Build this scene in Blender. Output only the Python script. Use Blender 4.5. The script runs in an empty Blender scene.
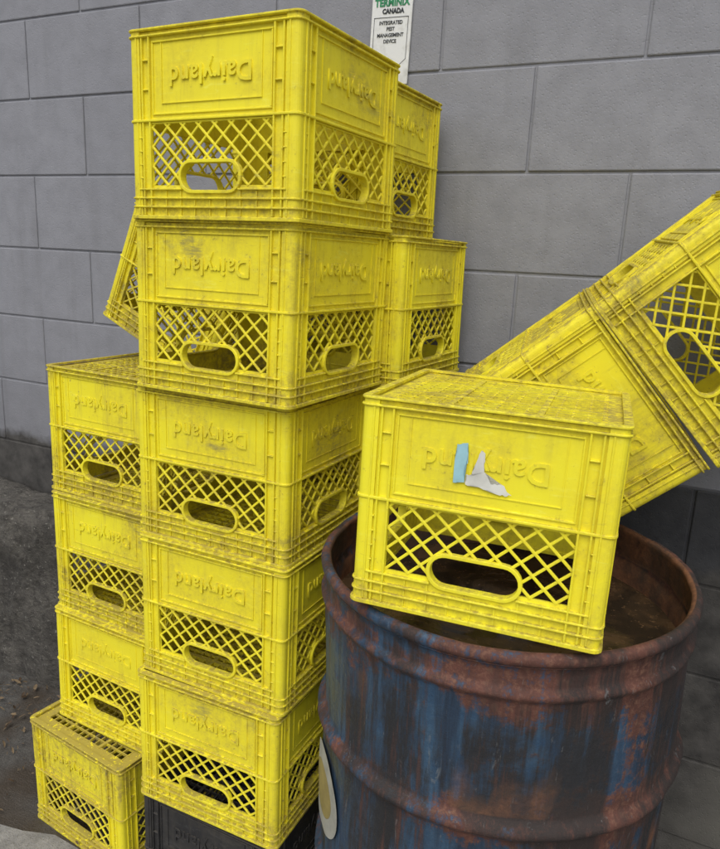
import bpy, bmesh, math, random
from mathutils import Matrix, Vector, noise
random.seed(7)
scene=bpy.context.scene
col=bpy.context.collection
G=1.378           # camera height above the ground
S,H=.326,.280

# ------------------------------------------------------------------ node helpers
def mat(name):
    m=bpy.data.materials.new(name);m.use_nodes=True
    nt=m.node_tree;b=nt.nodes['Principled BSDF']
    return m,nt,b
def N(nt,t,**k):
    n=nt.nodes.new(t)
    for a,v in k.items():
        if a in n.inputs.keys(): n.inputs[a].default_value=v
        else: setattr(n,a,v)
    return n
def L(nt,a,b): nt.links.new(a,b)
def noi(nt,vec,scale,detail=3,rough=.6,dist=0):
    n=N(nt,'ShaderNodeTexNoise');n.inputs['Scale'].default_value=scale;n.inputs['Detail'].default_value=min(detail,3)
    n.inputs['Roughness'].default_value=rough;n.inputs['Distortion'].default_value=dist
    L(nt,vec,n.inputs['Vector']);return n.outputs['Fac']
def rampf(nt,fac,a,b,va=0.,vb=1.):
    r=N(nt,'ShaderNodeMapRange');r.inputs[1].default_value=a;r.inputs[2].default_value=b;r.inputs[3].default_value=va;r.inputs[4].default_value=vb
    r.clamp=True;L(nt,fac,r.inputs[0]);return r.outputs[0]
def mix(nt,f,a,b,mode='MIX'):
    n=N(nt,'ShaderNodeMix',data_type='RGBA',blend_type=mode)
    for s,v in ((n.inputs[0],f),(n.inputs[6],a),(n.inputs[7],b)):
        if isinstance(v,bpy.types.NodeSocket): L(nt,v,s)
        elif isinstance(v,(int,float)): s.default_value=v
        else: s.default_value=(*v,1) if len(v)==3 else v
    return n.outputs[2]
def math_(nt,op,a,b=None):
    n=N(nt,'ShaderNodeMath',operation=op)
    for s,v in ((n.inputs[0],a),(n.inputs[1],b)):
        if v is None: continue
        if isinstance(v,(int,float)): s.default_value=v
        else: L(nt,v,s)
    return n.outputs[0]
def bump(nt,b,h,strength,dist):
    n=N(nt,'ShaderNodeBump');n.inputs['Strength'].default_value=strength;n.inputs['Distance'].default_value=dist
    L(nt,h,n.inputs['Height']);L(nt,n.outputs[0],b.inputs['Normal'])
def mapping(nt,vec,scale):
    n=N(nt,'ShaderNodeMapping');n.inputs['Scale'].default_value=scale;L(nt,vec,n.inputs[0]);return n.outputs[0]

# ------------------------------------------------------------------ materials
def crate_material(name,base,base2,dirtc,smear):
    m,nt,b=mat(name)
    tc=N(nt,'ShaderNodeTexCoord');oi=N(nt,'ShaderNodeObjectInfo')
    off=N(nt,'ShaderNodeVectorMath',operation='MULTIPLY_ADD')
    L(nt,oi.outputs['Random'],off.inputs[0]);off.inputs[1].default_value=(37,53,71);L(nt,tc.outputs['Object'],off.inputs[2])
    v=off.outputs[0]
    at=N(nt,'ShaderNodeAttribute',attribute_type='OBJECT',attribute_name='dirt')
    sep=N(nt,'ShaderNodeSeparateXYZ');L(nt,tc.outputs['Object'],sep.inputs[0])
    big=noi(nt,v,7,2,.65,.4);fine=noi(nt,v,85,3,.78);streak=noi(nt,mapping(nt,v,(60,60,8)),1,3,.7)
    sc=noi(nt,mapping(nt,v,(22,22,120)),1,3,.8,1.2)
    c0=mix(nt,rampf(nt,big,.35,.7),base,base2)
    c0=mix(nt,rampf(nt,oi.outputs['Random'],0,1,0,.5),c0,base2)
    c0=mix(nt,math_(nt,'MULTIPLY',rampf(nt,sc,.58,.70),.40),c0,tuple(min(.92,x*1.0+.10) for x in base))
    low=rampf(nt,sep.outputs['Z'],.015,.07,1.,0.)
    rim=rampf(nt,sep.outputs['Z'],H-.022,H-.004,0.,1.)
    up=N(nt,'ShaderNodeNewGeometry');sn=N(nt,'ShaderNodeSeparateXYZ');L(nt,up.outputs['Normal'],sn.inputs[0])
    ledge=rampf(nt,sn.outputs['Z'],.4,.9)
    d=math_(nt,'ADD',math_(nt,'MULTIPLY',rampf(nt,big,.40,.66),.55),math_(nt,'MULTIPLY',math_(nt,'MAXIMUM',low,rim),.55))
    d=math_(nt,'ADD',d,math_(nt,'MULTIPLY',ledge,1.2))
    d=math_(nt,'MULTIPLY',d,rampf(nt,fine,.34,.64))
    d=math_(nt,'ADD',d,math_(nt,'MULTIPLY',rampf(nt,streak,.52,.72),.34))
    d=math_(nt,'ADD',d,math_(nt,'MULTIPLY',rampf(nt,sc,.35,.25),.6))
    d=math_(nt,'ADD',d,math_(nt,'MULTIPLY',rampf(nt,fine,.64,.71),.6))
    d=math_(nt,'MULTIPLY',d,at.outputs['Fac'])
    d=math_(nt,'MINIMUM',d,.82)
    c=mix(nt,d,c0,dirtc)
    sm=math_(nt,'MULTIPLY',rampf(nt,big,.64,.69),rampf(nt,sc,.42,.60))
    c=mix(nt,math_(nt,'MULTIPLY',sm,math_(nt,'MULTIPLY',at.outputs['Fac'],.7)),c,smear)
    L(nt,c,b.inputs['Base Color'])
    b.inputs['Specular IOR Level'].default_value=.36
    L(nt,rampf(nt,math_(nt,'ADD',fine,d),.3,1.1,.44,.85),b.inputs['Roughness'])
    bump(nt,b,fine,.28,.0007)
    return m
YEL=crate_material('yellow_plastic',(.88,.80,.030),(.85,.72,.024),(.31,.235,.06),(.19,.17,.09))
BLK=crate_material('black_plastic',(.018,.018,.02),(.03,.03,.03),(.07,.062,.05),(.05,.05,.045))

def simple(name,c,rough=.6,metal=0):
    m,nt,b=mat(name);tc=N(nt,'ShaderNodeTexCoord')
    f=noi(nt,tc.outputs['Object'],40,5,.6)
    L(nt,mix(nt,rampf(nt,f,.35,.7),c,tuple(x*.72 for x in c)),b.inputs['Base Color']);b.inputs['Roughness'].default_value=rough
    b.inputs['Metallic'].default_value=metal
    return m

# ------------------------------------------------------------------ mesh helpers
def new_obj(name,bm,mats,smooth=False,parent=None):
    me=bpy.data.meshes.new(name);bm.to_mesh(me);bm.free()
    for m in mats: me.materials.append(m)
    if smooth:
        for p in me.polygons: p.use_smooth=True
    o=bpy.data.objects.new(name,me);col.objects.link(o)
    if parent: o.parent=parent
    return o
def box(bm,x0,x1,y0,y1,z0,z1,M=None,bev=0,seg=1):
    vs=[Vector((x,y,z)) for x in (x0,x1) for y in (y0,y1) for z in (z0,z1)]
    V=[bm.verts.new(M@v if M else v) for v in vs]
    F=[bm.faces.new([V[i] for i in q]) for q in ((0,1,3,2),(4,6,7,5),(0,4,5,1),(2,3,7,6),(0,2,6,4),(1,5,7,3))]
    if bev:
        es=list({e for f in F for e in f.edges})
        bmesh.ops.bevel(bm,geom=es,offset=bev,segments=seg,affect='EDGES',profile=.5)
def rounded(half,r,seg=4):
    pts=[]
    for q,(sx,sy) in enumerate(((1,1),(-1,1),(-1,-1),(1,-1))):
        for i in range(seg+1):
            a=math.pi/2*(q+i/seg);pts.append((sx*(half-r)+r*math.cos(a),sy*(half-r)+r*math.sin(a)))
    return pts
def ring(bm,z0,z1,d0,d1,b=.0009):
    ho,hi=S/2+d0,S/2+d1
    ro=max(.013+d0,.003);ri=max(.013+d1,.002)
    prof=[(ho,ro,z0+b),(ho,ro,z1-b),(ho-b,ro-b,z1),(hi,ri,z1),(hi,ri,z0),(ho-b,ro-b,z0)]
    loops=[[bm.verts.new((x,y,z)) for x,y in rounded(h,r)] for h,r,z in prof]
    n=len(loops[0])
    for i in range(len(loops)):
        A,B=loops[i],loops[(i+1)%len(loops)]
        for j in range(n): bm.faces.new((A[j],A[(j+1)%n],B[(j+1)%n],B[j]))

WA0,WA1,WZ0,WZ1=.047,S-.047,.052,.143
HC,HZ=S/2,.0645
HS,HR=.036,.0250
def in_stadium(a,z,hs,r):
    dx=max(abs(a-HC)-hs,0);return dx*dx+(z-HZ)**2<r*r
def text_mesh(body,size,ext,offset=0,spacing=1):
    cu=bpy.data.curves.new('tmp','FONT');cu.body=body;cu.size=size;cu.extrude=ext;cu.align_x='CENTER';cu.align_y='CENTER';cu.resolution_u=3;cu.offset=offset;cu.space_character=spacing
    o=bpy.data.objects.new('tmp',cu);col.objects.link(o)
    bpy.context.view_layer.update()
    me=bpy.data.meshes.new_from_object(o.evaluated_get(bpy.context.evaluated_depsgraph_get()))
    bpy.data.objects.remove(o);return me
def skin_mesh():
    cu=bpy.data.curves.new('sk','CURVE');cu.dimensions='2D';cu.fill_mode='BOTH';cu.extrude=.0015
    def poly(pts):
        s=cu.splines.new('POLY');s.points.add(len(pts)-1);s.use_cyclic_u=True
        for p,q in zip(s.points,pts): p.co=(q[0],q[1],0,1)
    poly([(.014,.003),(S-.014,.003),(S-.014,H-.005),(.014,H-.005)])
    hole=[(WA0,WZ1),(WA0,WZ0)]
    r=HR-.002;dz=HZ-WZ0;a0=math.asin(dz/r)
    n=8
    for i in range(n+1):
        a=math.pi+a0+(math.pi/2-a0)*i/n;hole.append((HC-HS+r*math.cos(a),HZ+r*math.sin(a)))
    for i in range(n+1):
        a=1.5*math.pi+(math.pi/2-a0)*i/n;hole.append((HC+HS+r*math.cos(a),HZ+r*math.sin(a)))
    hole+=[(WA1,WZ0),(WA1,WZ1)]
    poly(hole)
    o=bpy.data.objects.new('tmp',cu);col.objects.link(o);bpy.context.view_layer.update()
    me=bpy.data.meshes.new_from_object(o.evaluated_get(bpy.context.evaluated_depsgraph_get()));bpy.data.objects.remove(o);return me

def build_crate():
    bm=bmesh.new()
    ring(bm,0,.006,0,-.012)
    ring(bm,.0175,.0205,-.001,-.0085)
    ring(bm,.0310,.0340,-.0012,-.0085)
    ring(bm,.1460,.1500,-.0014,-.0085)
    ring(bm,H-.0125,H-.0095,-.0006,-.0085)
    ring(bm,H-.0035,H,-.0008,-.012)
    ring(bm,H-.010,H-.0065,-.010,-.036)
    n=15;w=S/2-.034
    for i in range(n):
        x=-w+2*w*i/(n-1)
        box(bm,x-.0014,x+.0014,-w-.004,w+.004,H-.0115,H-.0058)
        box(bm,-w-.0042,w+.0042,x-.0014,x+.0014,H-.0110,H-.0052)
    for x in (-w*.43,w*.43):
        box(bm,x-.004,x+.004,-w-.003,w+.003,H-.0125,H-.0045)
        box(bm,-w-.0032,w+.0032,x-.004,x+.004,H-.0128,H-.0042)
    sk=skin_mesh();tx=text_mesh('Dairyland',.0385,.0016,.0007,1.05)
    for k in range(4):
        R=Matrix.Rotation(k*math.pi/2,4,'Z')@Matrix.Translation((-S/2,-S/2,0))
        def fb(a0,a1,z0,z1,d0,d1,bev=.0007): box(bm,a0,a1,-d1,-d0,z0,z1,R,bev)
        pts=[]
        r=.010;o=.0035
        for i in range(6):
            t=math.pi+math.pi/2*i/5;pts.append((o+r+r*math.cos(t),o+r+r*math.sin(t)))
        pts+=[(.026,o),(.026,o+.006),(o+.0075,o+.0075),(o+.006,.026),(o,.026)]
        lo=[bm.verts.new(R@Vector((x,y,.001))) for x,y in pts];hi=[bm.verts.new(R@Vector((x,y,H-.001))) for x,y in pts]
        m=len(pts)
        for i in range(m): bm.faces.new((lo[i],lo[(i+1)%m],hi[(i+1)%m],hi[i]))
        bm.faces.new(lo[::-1]);bm.faces.new(hi)
        for a in (.0185,.0290,.0440):
            for aa in (a,S-a-.0028):
                fb(aa,aa+.0028,.0065,H-.0098,-.0083,-.0018 if a!=.029 else -.0022)
        for z in (.062,.082,.102,.122):
            fb(.0220,.0285,z,z+.0022,-.0083,-.0030);fb(S-.0285,S-.0220,z,z+.0022,-.0083,-.0030)
        for z in (.192,.234):
            fb(.0320,.0438,z,z+.0022,-.0083,-.0034);fb(S-.0438,S-.0320,z,z+.0022,-.0083,-.0034)
        fb(.0215,HC-HS-.019,.0445,.0472,-.0083,-.0016);fb(HC+HS+.019,S-.0215,.0445,.0472,-.0083,-.0016)
        for a in (.075,.105,S-.105,S-.075):
            fb(a-.001,a+.001,.0066,.0440,-.0083,-.0045,0)
        for a in (HC-.03,HC,HC+.03):
            fb(a-.001,a+.001,.0066,.0305,-.0083,-.0045,0)
        for (a0,a1,z0,z1) in ((.050,S-.050,.1560,.1585),(.050,S-.050,.2590,.2615),(.050,.0525,.1586,.2589),(S-.0525,S-.050,.1586,.2589)):
            fb(a0,a1,z0,z1,-.0083,-.0046,.0005)
        for (a0,a1,z0,z1) in ((.068,S-.068,.1720,.1732),(.068,.0692,.1733,.2588),(S-.0692,S-.068,.1733,.2588)):
            fb(a0,a1,z0,z1,-.0083,-.0056,0)
        per=.0312;bw=.0038
        for sgn,(d0,d1) in ((1,(-.0100,-.0066)),(-1,(-.0096,-.0060))):
            for j in range(-6,16):
                c0=WA0+j*per
                segs=[];cur=None;steps=120
                for i in range(steps+1):
                    z=WZ0-.001+(WZ1-WZ0+.002)*i/steps;a=c0+sgn*(z-WZ0)*1.08
                    ok=(WA0-.001<=a<=WA1+.001) and not in_stadium(a,z,HS,HR-.003)
                    if ok:
                        if cur is None: cur=[(a,z),(a,z)]
                        cur[1]=(a,z)
                    elif cur is not None: segs.append(cur);cur=None
                if cur: segs.append(cur)
                for (a0,z0),(a1,z1) in segs:
                    ln=math.hypot(a1-a0,z1-z0)
                    if ln<.003: continue
                    an=math.atan2(z1-z0,a1-a0)
                    M=R@Matrix.Translation((a0,0,z0))@Matrix.Rotation(-an,4,'Y')
                    box(bm,0,ln,-d1,-d0,-bw/2,bw/2,M,.0007)
        fb(WA0+.0005,WA1-.0005,WZ1,WZ1+.0027,-.0105,-.0052)
        path=[]
        for i in range(13):
            t=-math.pi/2+math.pi*i/12;path.append((HC+HS,t))
        for i in range(13):
            t=math.pi/2+math.pi*i/12;path.append((HC-HS,t))
        lp=[]
        for rr,d in ((HR,-.0110),(HR,-.0032),(HR-.0008,-.0024),(HR-.0045,-.0024),(HR-.0052,-.0032),(HR-.0052,-.0160),(HR-.0035,-.0160)):
            lp.append([bm.verts.new(R@Vector((cx+rr*math.cos(t),-d,HZ+rr*math.sin(t)))) for cx,t in path])
        m=len(path)
        for i in range(len(lp)):
            A,B=lp[i],lp[(i+1)%len(lp)]
            for j in range(m): bm.faces.new((A[j],A[(j+1)%m],B[(j+1)%m],B[j]))
        for me,M in ((sk,R@Matrix.Translation((0,.0085,0))@Matrix.Rotation(math.pi/2,4,'X')),
                     (tx,R@Matrix.Translation((HC,.0064,.2110))@Matrix.Rotation(math.pi/2,4,'X')@Matrix.Rotation(math.pi,4,'Z'))):
            t=bmesh.new();t.from_mesh(me);t.transform(M);tm=bpy.data.meshes.new('t');t.to_mesh(tm);t.free();bm.from_mesh(tm)
    bmesh.ops.recalc_face_normals(bm,faces=bm.faces)
    me=bpy.data.meshes.new('milk_crate');bm.to_mesh(me);bm.free()
    return me
CR=build_crate()
cnt=0
def crate(M,dirt=.5,material=YEL,name='milk_crate',warp=.0022,sc=(1,1,1)):
    """each crate gets its own slight bow (quadratic bulge of every side) and twist"""
    global cnt
    cnt+=1
    me=CR.copy();rr=random.Random(cnt*17)
    bx,by=[rr.uniform(-1,1)*warp for _ in range(2)];tw=rr.uniform(-1,1)*.006;lx,ly=[rr.uniform(-1,1)*.006 for _ in range(2)];dz=rr.uniform(-1,1)*.0010
    h=S/2
    for v in me.vertices:
        x,y,z=v.co;u=x/h;w_=y/h;q=z/H
        # smooth low order deformation, so ribs and skin move together
        x2=x+u*bx*math.cos(w_*1.4)*math.sin(q*3)+lx*(q-.5)*.5-y*tw*(q-.5)
        y2=y+w_*by*math.cos(u*1.4)*math.sin(q*3)+ly*(q-.5)*.5+x*tw*(q-.5)
        v.co=(x2*sc[0],y2*sc[1],(z+dz*u*w_*q)*sc[2])
    me.materials.clear();me.materials.append(material)
    o=bpy.data.objects.new(name,me);col.objects.link(o);o.matrix_world=M;o['dirt']=dirt
    return o
def upright(x,y,t,z,**k):
    l=Vector((-math.cos(t),math.sin(t),0));r=Vector((math.sin(t),math.cos(t),0))
    c=Vector((x,y,z+G))+(l+r)*S/2
    return crate(Matrix.Translation(c)@Matrix.Rotation(-t,4,'Z'),**k)

A=[(-.1067,1.0742,.4810),(-.1108,1.0818,.4841),(-.1143,1.1077,.4433),(-.1149,1.1010,.4481),(-.1227,1.0963,.4328)]
for i,(x,y,t) in enumerate(A): upright(x,y,t,.3224-.28*(i+1)+.0005,dirt=[.5,.8,.75,.55,.75][i])
upright(-.128,1.105,.45,-1.378,dirt=.8,material=BLK,name='black_milk_crate',sc=(1,1,1.068))
Cc=[(-.4072,1.3766,.49,1.05),(-.4030,1.3593,.49,.9),(-.4101,1.3512,.49,.5),(-.4853,1.3108,.5613,1.5)]
for i,(x,y,t,d) in enumerate(Cc): upright(x,y,t,-.2579-.28*(i+1)+.0002,dirt=d)
Bb=[(-.0065,1.3812,.49),(.0655,1.3412,.49),(.055,1.352,.47),(.05,1.35,.49),(.045,1.352,.48),(.05,1.351,.49)]
for i,(x,y,t) in enumerate(Bb): upright(x,y,t,.3225-.2833*(i+1)+.0002,dirt=.8,sc=(1,1,1.0115))
def pose(x,y,z,a,b,c): return Matrix.Translation((x,y,z+G))@Matrix.Rotation(b,4,'Y')@Matrix.Rotation(a,4,'X')@Matrix.Rotation(c,4,'Z')
E=crate(pose(.1965,.979,-.4555,-.025,.0265,-.3281),dirt=.5)
F=1.008
Mf=pose(.2769*F+.003,1.3110*F,-.3465*F-.004,.2103,.8466,-.1191)
crate(Mf,dirt=1.15)
crate(Mf@Matrix.Translation((-S/2,0,.2805))@Matrix.Rotation(-.026,4,'Y')@Matrix.Translation((S/2+.004,0,0)),dirt=.9)
crate(Matrix.Translation((-.612,1.66,-.154+G))@Matrix.Rotation(-.49,4,'Z')@Matrix.Rotation(.42,4,'Y')@Matrix.Translation((S/2,S/2,0)),dirt=.8)

# torn label on the crate on the drum
def label(parent):
    wm=simple('label_white',(.70,.70,.63),.6);bmx=simple('label_blue',(.33,.58,.64),.6)
    bm=bmesh.new()
    def pl(pts,mi,d):
        out=[]
        for i in range(len(pts)):
            a,b_=pts[i],pts[(i+1)%len(pts)]
            for q in range(5):
                t=q/5;j=.0011 if q else 0
                out.append((a[0]+(b_[0]-a[0])*t+random.uniform(-j,j)+.009,a[1]+(b_[1]-a[1])*t+random.uniform(-j,j)-.009))
        f=bm.faces.new([bm.verts.new((a-S/2,-S/2+d,z)) for a,z in out]);f.material_index=mi
    pl([(.118,.242),(.131,.245),(.133,.222),(.129,.213),(.131,.195),(.117,.193)],1,.0042)
    pl([(.1325,.206),(.138,.204),(.141,.212),(.148,.238),(.153,.235),(.154,.212),(.161,.206),(.164,.198),(.176,.200),(.190,.188),(.176,.186),(.150,.192),(.1325,.193)],0,.0040)
    bmesh.ops.triangulate(bm,faces=bm.faces)
    new_obj('torn_label',bm,[wm,bmx],parent=parent)
label(E)

# ------------------------------------------------------------------ wall
K=1.04;wt=.4384
tdir=Vector((math.cos(wt),-math.sin(wt),0));ndir=Vector((-math.sin(wt),-math.cos(wt),0))
W0=Vector((0,1.7119*K,0))
WM=Matrix(((tdir.x,-ndir.x,0,W0.x),(tdir.y,-ndir.y,0,W0.y),(0,0,1,0),(0,0,0,1)))
BL,BH=.4064*K,.2032*K;u0=.3473*K;zc=.1812*K+G
m,nt,b=mat('painted_block')
tc=N(nt,'ShaderNodeTexCoord');v=tc.outputs['Object'];sp=N(nt,'ShaderNodeSeparateXYZ');L(nt,v,sp.inputs[0])
big=noi(nt,v,1.6,3,.6);mid=noi(nt,v,14,4,.65);fine=noi(nt,v,190,3,.75)
vo=N(nt,'ShaderNodeTexVoronoi');vo.inputs['Scale'].default_value=150;L(nt,v,vo.inputs['Vector'])
pit=rampf(nt,vo.outputs['Distance'],.05,.32)
c=mix(nt,rampf(nt,big,.3,.7),(.232,.236,.260),(.275,.279,.304))
c=mix(nt,rampf(nt,mid,.4,.75),c,(.215,.218,.238))
c=mix(nt,math_(nt,'MULTIPLY',rampf(nt,fine,.64,.76),.4),c,(.09,.09,.095))
streak=noi(nt,mapping(nt,v,(14,14,1.2)),1,4,.65)
c=mix(nt,math_(nt,'MULTIPLY',rampf(nt,streak,.55,.75),.25),c,(.14,.138,.138))
zz=math_(nt,'ADD',sp.outputs['Z'],math_(nt,'MULTIPLY',math_(nt,'SUBTRACT',noi(nt,v,9,4,.7),.5),.12))
fnd=rampf(nt,zz,zc-4*BH-.01+.06,zc-4*BH-.045+.06)
fc=mix(nt,rampf(nt,mid,.35,.7),(.040,.038,.036),(.095,.09,.083))
fc=mix(nt,rampf(nt,big,.55,.7),fc,(.12,.115,.10))
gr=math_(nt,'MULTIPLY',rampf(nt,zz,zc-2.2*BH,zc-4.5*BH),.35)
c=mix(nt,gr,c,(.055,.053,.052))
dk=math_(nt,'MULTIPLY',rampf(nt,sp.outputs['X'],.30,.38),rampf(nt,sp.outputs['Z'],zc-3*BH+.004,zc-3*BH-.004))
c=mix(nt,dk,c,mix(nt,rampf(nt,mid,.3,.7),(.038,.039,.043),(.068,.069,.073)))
c=mix(nt,fnd,c,fc)
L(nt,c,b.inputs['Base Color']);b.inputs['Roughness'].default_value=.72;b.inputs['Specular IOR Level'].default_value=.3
bump(nt,b,math_(nt,'ADD',math_(nt,'MULTIPLY',fine,.6),math_(nt,'ADD',math_(nt,'MULTIPLY',pit,.5),math_(nt,'MULTIPLY',mid,.7))),.36,.003)
WALL=m
bm=bmesh.new()
j=.005
for row in range(-7,9):
    z0=zc+row*BH;
    if z0+BH<-.2: continue
    off=0 if row%2==0 else .5
    for k in range(-12,13):
        a=u0+(k+off)*BL
        dy=random.uniform(-.0012,.0012)
        box(bm,a+j/2,a+BL-j/2,dy,.19,z0+j/2,z0+BH-j/2,None,.0028,2)
box(bm,u0-12.6*BL,u0+13.6*BL,.0036,.18,-.2,zc+9*BH,None)
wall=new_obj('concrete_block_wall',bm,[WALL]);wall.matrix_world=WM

# ------------------------------------------------------------------ sign on the wall
root=bpy.data.objects.new('pest_control_sign',None);col.objects.link(root)
root.matrix_world=WM@Matrix.Translation((.0165,-.006,G-.022))@Matrix.Rotation(.025,4,'Y')@Matrix.Diagonal((.90,1,1,1))
white,nt,b=mat('sign_white');b.inputs['Roughness'].default_value=.35
tc=N(nt,'ShaderNodeTexCoord');L(nt,mix(nt,rampf(nt,noi(nt,tc.outputs['Object'],30,5,.7),.5,.75),(.70,.71,.70),(.52,.52,.49)),b.inputs['Base Color'])
green=simple('sign_green',(.02,.25,.10));dark=simple('sign_dark',(.03,.035,.04))
bm=bmesh.new();box(bm,-.054,.054,-.0015,.003,.40,.585,None,.0012,2);new_obj('plate',bm,[white],parent=root)
def txt(s,size,x,z,mt,name,offs=0):
    me=text_mesh(s,size,.0003,offs);me.transform(Matrix.Translation((x,-.0021,z))@Matrix.Rotation(math.pi/2,4,'X'))
    me.materials.append(mt);o=bpy.data.objects.new(name,me);col.objects.link(o);o.parent=root
txt('TERMINIX',.0205,0,.566,green,'heading',.0008);txt('CANADA',.0135,.004,.549,dark,'subheading',.0007)
for i,s in enumerate(('INTEGRATED','PEST','MANAGEMENT','DEVICE')): txt(s,.0105,0,.526-i*.0125,dark,'line_%d'%(i+1),.0002)
bm=bmesh.new()
for q in ((-.046,.046,.5365,.5375),(-.046,-.045,.452,.5364),(.045,.046,.452,.5364)): box(bm,q[0],q[1],-.0022,-.0012,q[2],q[3])
for s in (-1,1):
    a=Vector((s*.0455,0,.452));t=Vector((0,0,.418));d=(t-a);n=Vector((-d.z,0,d.x)).normalized()*.0005
    V=[bm.verts.new((p.x,-.0022,p.z)) for p in (a-n,a+n,t+n,t-n)];bm.faces.new(V)
new_obj('arrow_outline',bm,[dark],parent=root)

# ------------------------------------------------------------------ drum
DRH=.92;DR=.292
m,nt,b=mat('rusty_blue_steel')
tc=N(nt,'ShaderNodeTexCoord');v=tc.outputs['Object'];sp=N(nt,'ShaderNodeSeparateXYZ');L(nt,v,sp.inputs[0]);z=sp.outputs['Z']
def noi5(nt,vec,scale,rough,dist=0,det=6):
    o=noi(nt,vec,scale,3,rough,dist);o.node.inputs['Detail'].default_value=det;return o
n1=noi5(nt,v,5,.68,.3);n2=noi5(nt,v,30,.78,0,5);n3=noi(nt,v,120,3,.7)
st=noi5(nt,mapping(nt,v,(20,20,1.6)),1,.72,.3,5);st2=noi5(nt,mapping(nt,v,(44,44,2.6)),1,.78,0,5)
blue=mix(nt,rampf(nt,n2,.35,.7),(.022,.056,.108),(.048,.098,.155))
blue=mix(nt,rampf(nt,st,.44,.60),blue,(.018,.032,.056))
rust=mix(nt,rampf(nt,n2,.3,.7),(.050,.020,.013),(.150,.056,.038))
rust=mix(nt,math_(nt,'MULTIPLY',rampf(nt,n3,.5,.75),.7),rust,(.19,.10,.06))
def band(c,w):
    d=math_(nt,'ABSOLUTE',math_(nt,'SUBTRACT',z,c));return rampf(nt,d,w*.25,w,1,0)
hm=math_(nt,'MAXIMUM',band(DRH-.27,.050),band(DRH-.57,.05))
hm=math_(nt,'MAXIMUM',hm,math_(nt,'MAXIMUM',math_(nt,'MULTIPLY',band(DRH-.055,.07),.95),band(DRH,.06)))
x=math_(nt,'MULTIPLY',sp.outputs['X'],.65)
f=math_(nt,'ADD',math_(nt,'ADD',math_(nt,'MULTIPLY',n1,1.0),math_(nt,'MULTIPLY',st2,.8)),x)
f=math_(nt,'ADD',f,math_(nt,'MULTIPLY',hm,.34))
f=math_(nt,'ADD',f,math_(nt,'MULTIPLY',math_(nt,'SUBTRACT',n2,.5),1.1))
c=mix(nt,rampf(nt,f,.98,1.14),blue,rust)
so=math_(nt,'ADD',math_(nt,'MULTIPLY',noi5(nt,mapping(nt,v,(7,7,2.0)),1,.68,.6),1.),math_(nt,'MULTIPLY',st2,.6))
so=math_(nt,'ADD',so,math_(nt,'MULTIPLY',sp.outputs['X'],.14))
so=math_(nt,'ADD',so,math_(nt,'MULTIPLY',math_(nt,'SUBTRACT',n2,.5),.25))
c=mix(nt,math_(nt,'MULTIPLY',rampf(nt,so,.75,.90),.9),c,(.018,.016,.015))
c=mix(nt,math_(nt,'MULTIPLY',rampf(nt,noi5(nt,mapping(nt,v,(70,70,14)),1,.8,1.,4),.62,.69),.45),c,(.17,.18,.18))
c=mix(nt,math_(nt,'MULTIPLY',rampf(nt,st2,.57,.70),.55),c,(.13,.052,.035))
ge=N(nt,'ShaderNodeVectorMath',operation='LENGTH');cmb=N(nt,'ShaderNodeCombineXYZ');L(nt,sp.outputs['X'],cmb.inputs[0]);L(nt,sp.outputs['Y'],cmb.inputs[1]);L(nt,cmb.outputs[0],ge.inputs[0])
inside=rampf(nt,ge.outputs['Value'],DR-.0085,DR-.0100)
ri=mix(nt,rampf(nt,n2,.35,.65),(.06,.027,.015),(.22,.095,.045));ri=mix(nt,rampf(nt,n1,.5,.65),ri,(.05,.036,.026))
c=mix(nt,inside,c,ri)
L(nt,c,b.inputs['Base Color']);L(nt,rampf(nt,f,.8,1.1,.40,.8),b.inputs['Roughness'])
bump(nt,b,n2,.6,.0035)
DM=m
r=DR-.006
prof=[(0,.02),(r-.03,.02),(r-.012,.012),(r-.006,.0),(r+.002,.0),(r+.003,.012),(r,.020)]
def hoop(h,w,p):
    return [(r+p*(.5+.5*math.cos(math.pi*t/5)),h+w*t/5) for t in range(-5,6)]
prof+=[(r,.05)]+hoop(DRH-.57,.020,.013)+[(r,DRH-.45),(r,DRH-.38)]+hoop(DRH-.27,.020,.013)+[(r,DRH-.20),(r,DRH-.12)]+hoop(DRH-.062,.014,.0075)+[(r,DRH-.034),(r+.001,DRH-.022)]
prof+=[(r+.004,DRH-.021)]
for i in range(9):
    t=-math.pi*.5+math.pi*1.35*i/8;prof.append((r+.0005+.0085*math.cos(t)*1.0,DRH-.0105+.0095*math.sin(t)))
ri_=r-.0045
prof+=[(ri_,DRH-.014),(ri_,DRH-.05),(ri_+.004,DRH-.062),(ri_,DRH-.074),(ri_,DRH-.25),(ri_+.011,DRH-.27),(ri_,DRH-.29),(ri_,DRH-.55),(ri_+.011,DRH-.57),(ri_,DRH-.59),(ri_,.03),(0,.03)]
bm=bmesh.new();SEG=160;loops=[]
def dent(a,zz_):
    dn=noise.noise(Vector((math.cos(a)*2.2,math.sin(a)*2.2,zz_*5)))*.0045+noise.noise(Vector((math.cos(a)*7,math.sin(a)*7,zz_*14)))*.0014
    return dn*1.5 if .9*DRH>zz_>.1 else dn
for (rr,zz_) in prof:
    if rr==0: loops.append([bm.verts.new((0,0,zz_))]);continue
    lp=[]
    for k in range(SEG):
        a=2*math.pi*k/SEG;dn=dent(a,zz_)
        lp.append(bm.verts.new(((rr+dn)*math.cos(a),(rr+dn)*math.sin(a),zz_+ (dn*.8 if zz_>DRH-.03 else 0))))
    loops.append(lp)
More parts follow.
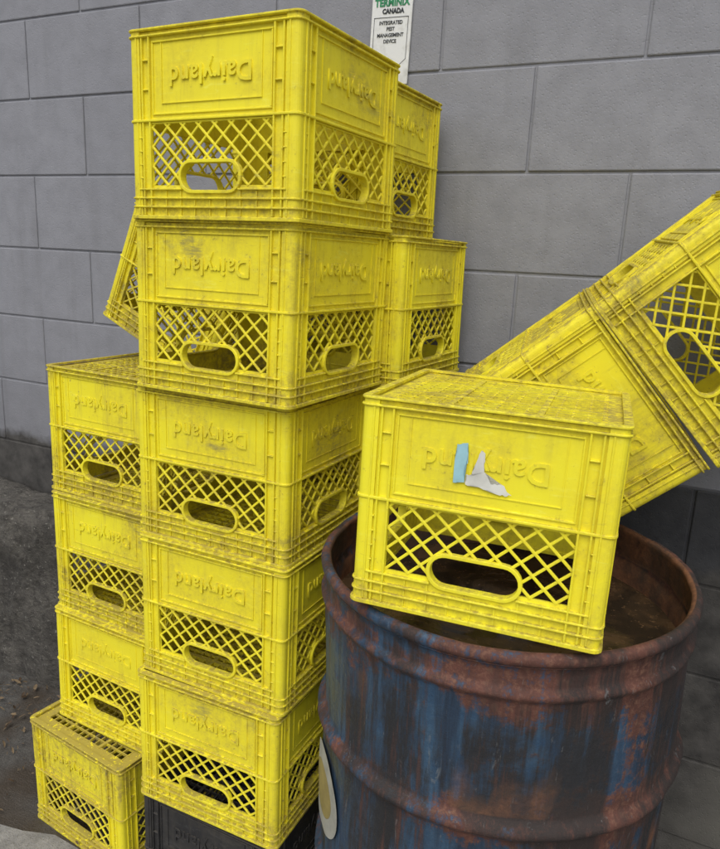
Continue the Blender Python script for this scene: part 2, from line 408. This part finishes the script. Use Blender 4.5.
for i in range(len(loops)-1):
    A_,B_=loops[i],loops[i+1]
    for k in range(SEG):
        k2=(k+1)%SEG
        if len(A_)==1: bm.faces.new((A_[0],B_[k2],B_[k]))
        elif len(B_)==1: bm.faces.new((A_[k],A_[k2],B_[0]))
        else: bm.faces.new((A_[k],A_[k2],B_[k2],B_[k]))
bmesh.ops.recalc_face_normals(bm,faces=bm.faces)
drum=new_obj('steel_drum',bm,[DM],True)
top=Vector((.2407,1.0782,-.4560+G))
RT=Matrix.Rotation(-.0093,4,'Y')@Matrix.Rotation(.022,4,'X')
drum.matrix_world=Matrix.Translation(top)@RT@Matrix.Translation((0,0,-DRH))
wm=simple('sticker_white',(.40,.40,.35));ym=simple('sticker_yellow',(.33,.26,.09))
bm=bmesh.new()
def decal(R0,R1,mi,off):
    ca,cz=math.radians(193),DRH-.405
    rows=[]
    for i in range(49):
        t=2*math.pi*i/48;row=[]
        for q in range(5):
            rr=R0+(R1-R0)*q/4
            a=ca+rr*math.cos(t)/DR;zz_=cz+rr*math.sin(t);rad=r+dent(a,zz_)+off;row.append(bm.verts.new((rad*math.cos(a),rad*math.sin(a),zz_)))
        rows.append(row)
    for i in range(48):
        for q in range(4):
            f=bm.faces.new((rows[i][q],rows[i+1][q],rows[i+1][q+1],rows[i][q+1]));f.material_index=mi
decal(.0,.048,1,.004);decal(.0483,.078,0,.004)
new_obj('round_sticker',bm,[wm,ym],parent=drum)
m,nt,b=mat('rusty_water');tc=N(nt,'ShaderNodeTexCoord');v=tc.outputs['Object']
a1=noi(nt,v,9,4,.7,.6);a2=noi(nt,v,70,4,.7)
c=mix(nt,rampf(nt,a1,.40,.62),(.030,.022,.014),(.10,.060,.030));c=mix(nt,rampf(nt,a2,.60,.70),c,(.15,.09,.045))
L(nt,c,b.inputs['Base Color']);L(nt,rampf(nt,a1,.42,.6,.05,.35),b.inputs['Roughness']);bump(nt,b,a2,.15,.001)
bm=bmesh.new();cv=[bm.verts.new((.283*math.cos(2*math.pi*k/96),.283*math.sin(2*math.pi*k/96),DRH-.105)) for k in range(96)];bm.faces.new(cv)
new_obj('standing_water',bm,[m],parent=drum)

# ------------------------------------------------------------------ ledge, ground, litter
m,nt,b=mat('old_concrete');tc=N(nt,'ShaderNodeTexCoord');v=tc.outputs['Object']
a1=noi(nt,v,6,4,.7);a2=noi5(nt,v,40,.78,0,5)
c=mix(nt,rampf(nt,a1,.35,.65),(.060,.055,.048),(.135,.125,.108));c=mix(nt,rampf(nt,a2,.45,.7),c,(.030,.027,.024));c=mix(nt,rampf(nt,noi(nt,v,90,3,.7),.60,.70),c,(.24,.23,.20))
L(nt,c,b.inputs['Base Color']);b.inputs['Roughness'].default_value=.9
bump(nt,b,math_(nt,'ADD',a1,a2),1.,.02)
OC=m
bm=bmesh.new();box(bm,-4.5,-.62,-.195,-.004,-.1,G-.80)
bmesh.ops.bevel(bm,geom=list(bm.edges),offset=.02,segments=3,affect='EDGES')
bmesh.ops.subdivide_edges(bm,edges=[e for e in bm.edges if e.calc_length()>1.],cuts=130,use_grid_fill=True)
bmesh.ops.subdivide_edges(bm,edges=[e for e in bm.edges if e.calc_length()>.1],cuts=18,use_grid_fill=True)
for vv in bm.verts:
    if vv.co.y<-.01:
        n=noise.noise_vector(vv.co*5)*.024+noise.noise_vector(vv.co*17)*.014
        vv.co+=Vector((n.x,min(n.y,.1),n.z))
        if vv.co.y>-.006: vv.co.y=-.006
led=new_obj('concrete_ledge',bm,[OC],True);led.matrix_world=WM

m,nt,b=mat('ground_asphalt');tc=N(nt,'ShaderNodeTexCoord');v=tc.outputs['Object']
a1=noi(nt,v,2.2,4,.65);a2=noi5(nt,v,30,.75,0,5);a3=noi(nt,v,230,3,.7)
c=mix(nt,rampf(nt,a2,.35,.7),(.040,.038,.035),(.095,.09,.08));c=mix(nt,rampf(nt,a3,.5,.7),c,(.15,.145,.135))
c=mix(nt,rampf(nt,a1,.45,.6),c,(.05,.038,.026))
L(nt,c,b.inputs['Base Color']);L(nt,rampf(nt,a1,.4,.6,.85,.55),b.inputs['Roughness'])
bump(nt,b,math_(nt,'ADD',a2,math_(nt,'MULTIPLY',a3,.5)),.8,.006)
bm=bmesh.new();Vv=[bm.verts.new(p) for p in ((-120,-120,0),(120,-120,0),(120,120,0),(-120,120,0))];bm.faces.new(Vv);new_obj('ground',bm,[m])
m,nt,b=mat('paving_concrete');tc=N(nt,'ShaderNodeTexCoord');v=tc.outputs['Object']
a2=noi(nt,v,25,4,.75);a3=noi(nt,v,200,3,.7)
c=mix(nt,rampf(nt,a2,.3,.7),(.16,.155,.145),(.29,.28,.26));c=mix(nt,rampf(nt,a3,.55,.7),c,(.12,.115,.105))
L(nt,c,b.inputs['Base Color']);b.inputs['Roughness'].default_value=.85;bump(nt,b,math_(nt,'ADD',a2,a3),.6,.004);PV=m
bm=bmesh.new()
pts=[]
for i in range(100):
    xx=-4+8*i/99;pts.append((xx,1.50-.42*(xx+.9)+.05*noise.noise(Vector((xx*3,0,0)))+.03*noise.noise(Vector((xx*14,3,0)))))
top_=[bm.verts.new((x_,y_,.004)) for x_,y_ in pts];bot=[bm.verts.new((x_,-6,.004)) for x_,y_ in pts]
for i in range(99): bm.faces.new((bot[i],bot[i+1],top_[i+1],top_[i]))
new_obj('pavement',bm,[PV])
lm=[simple('leaf_brown',(.075,.045,.022),.8),simple('leaf_tan',(.17,.12,.065),.8)]
bm=bmesh.new()
for i in range(2600):
    u=random.uniform(-2.3,.9);dd=abs(random.gauss(0,.20))+.01
    p=WM@Vector((u,-.2-dd,0));p.z=.008
    s=random.choice((.003,.004,.005,.006,.008,.010,.014))*random.uniform(.7,1.2)
    M=Matrix.Translation(p+Vector((0,0,random.uniform(0,.006))))@Matrix.Rotation(random.random()*6.3,4,'Z')@Matrix.Rotation(random.uniform(-.6,.6),4,'X')@Matrix.Rotation(random.uniform(-.5,.5),4,'Y')
    w_=random.uniform(.25,1)
    q=[(-1,0,0),(-.4,.42*w_,.12),(.35,.38*w_,.2),(1,0,.05),(.3,-.4*w_,.15),(-.5,-.36*w_,.1)]
    f=bm.faces.new([bm.verts.new(M@Vector((a*s,b_*s,c_*s))) for a,b_,c_ in q]);f.material_index=i%2
new_obj('leaf_litter',bm,lm)

# ------------------------------------------------------------------ light
w=bpy.data.worlds.new('World');scene.world=w;w.use_nodes=True;nt=w.node_tree
bg=nt.nodes['Background'];sky=nt.nodes.new('ShaderNodeTexSky');sky.sky_type='NISHITA';sky.sun_disc=False
el,az=math.radians(58),math.radians(195)
sky.sun_elevation=el;sky.sun_rotation=az;sky.dust_density=4;sky.air_density=1.0
hs=nt.nodes.new('ShaderNodeHueSaturation');hs.inputs['Saturation'].default_value=.35
nt.links.new(sky.outputs[0],hs.inputs['Color']);nt.links.new(hs.outputs[0],bg.inputs[0]);bg.inputs[1].default_value=.15
sd=bpy.data.lights.new('sun','SUN');sd.energy=1.25;sd.angle=math.radians(55);sd.color=(1,.985,.96)
so=bpy.data.objects.new('sun',sd);col.objects.link(so)
d=Vector((math.sin(az)*math.cos(el),math.cos(az)*math.cos(el),math.sin(el)))
so.rotation_euler=d.to_track_quat('Z','Y').to_euler()

cd=bpy.data.cameras.new('camera');cam=bpy.data.objects.new('camera',cd);col.objects.link(cam);scene.camera=cam
cd.sensor_fit='HORIZONTAL';cd.sensor_width=36;cd.lens=717.3/720*36;cd.shift_x=-.00197;cd.shift_y=8.635/720
cd.clip_start=.02;cd.clip_end=500
cam.matrix_world=Matrix.Translation((0,0,G))@Matrix.Rotation(math.pi/2-.2421,4,'X')@Matrix.Rotation(.0460,4,'Z')
scene.view_settings.view_transform='Standard';scene.view_settings.look='None';scene.view_settings.exposure=0;scene.view_settings.gamma=1
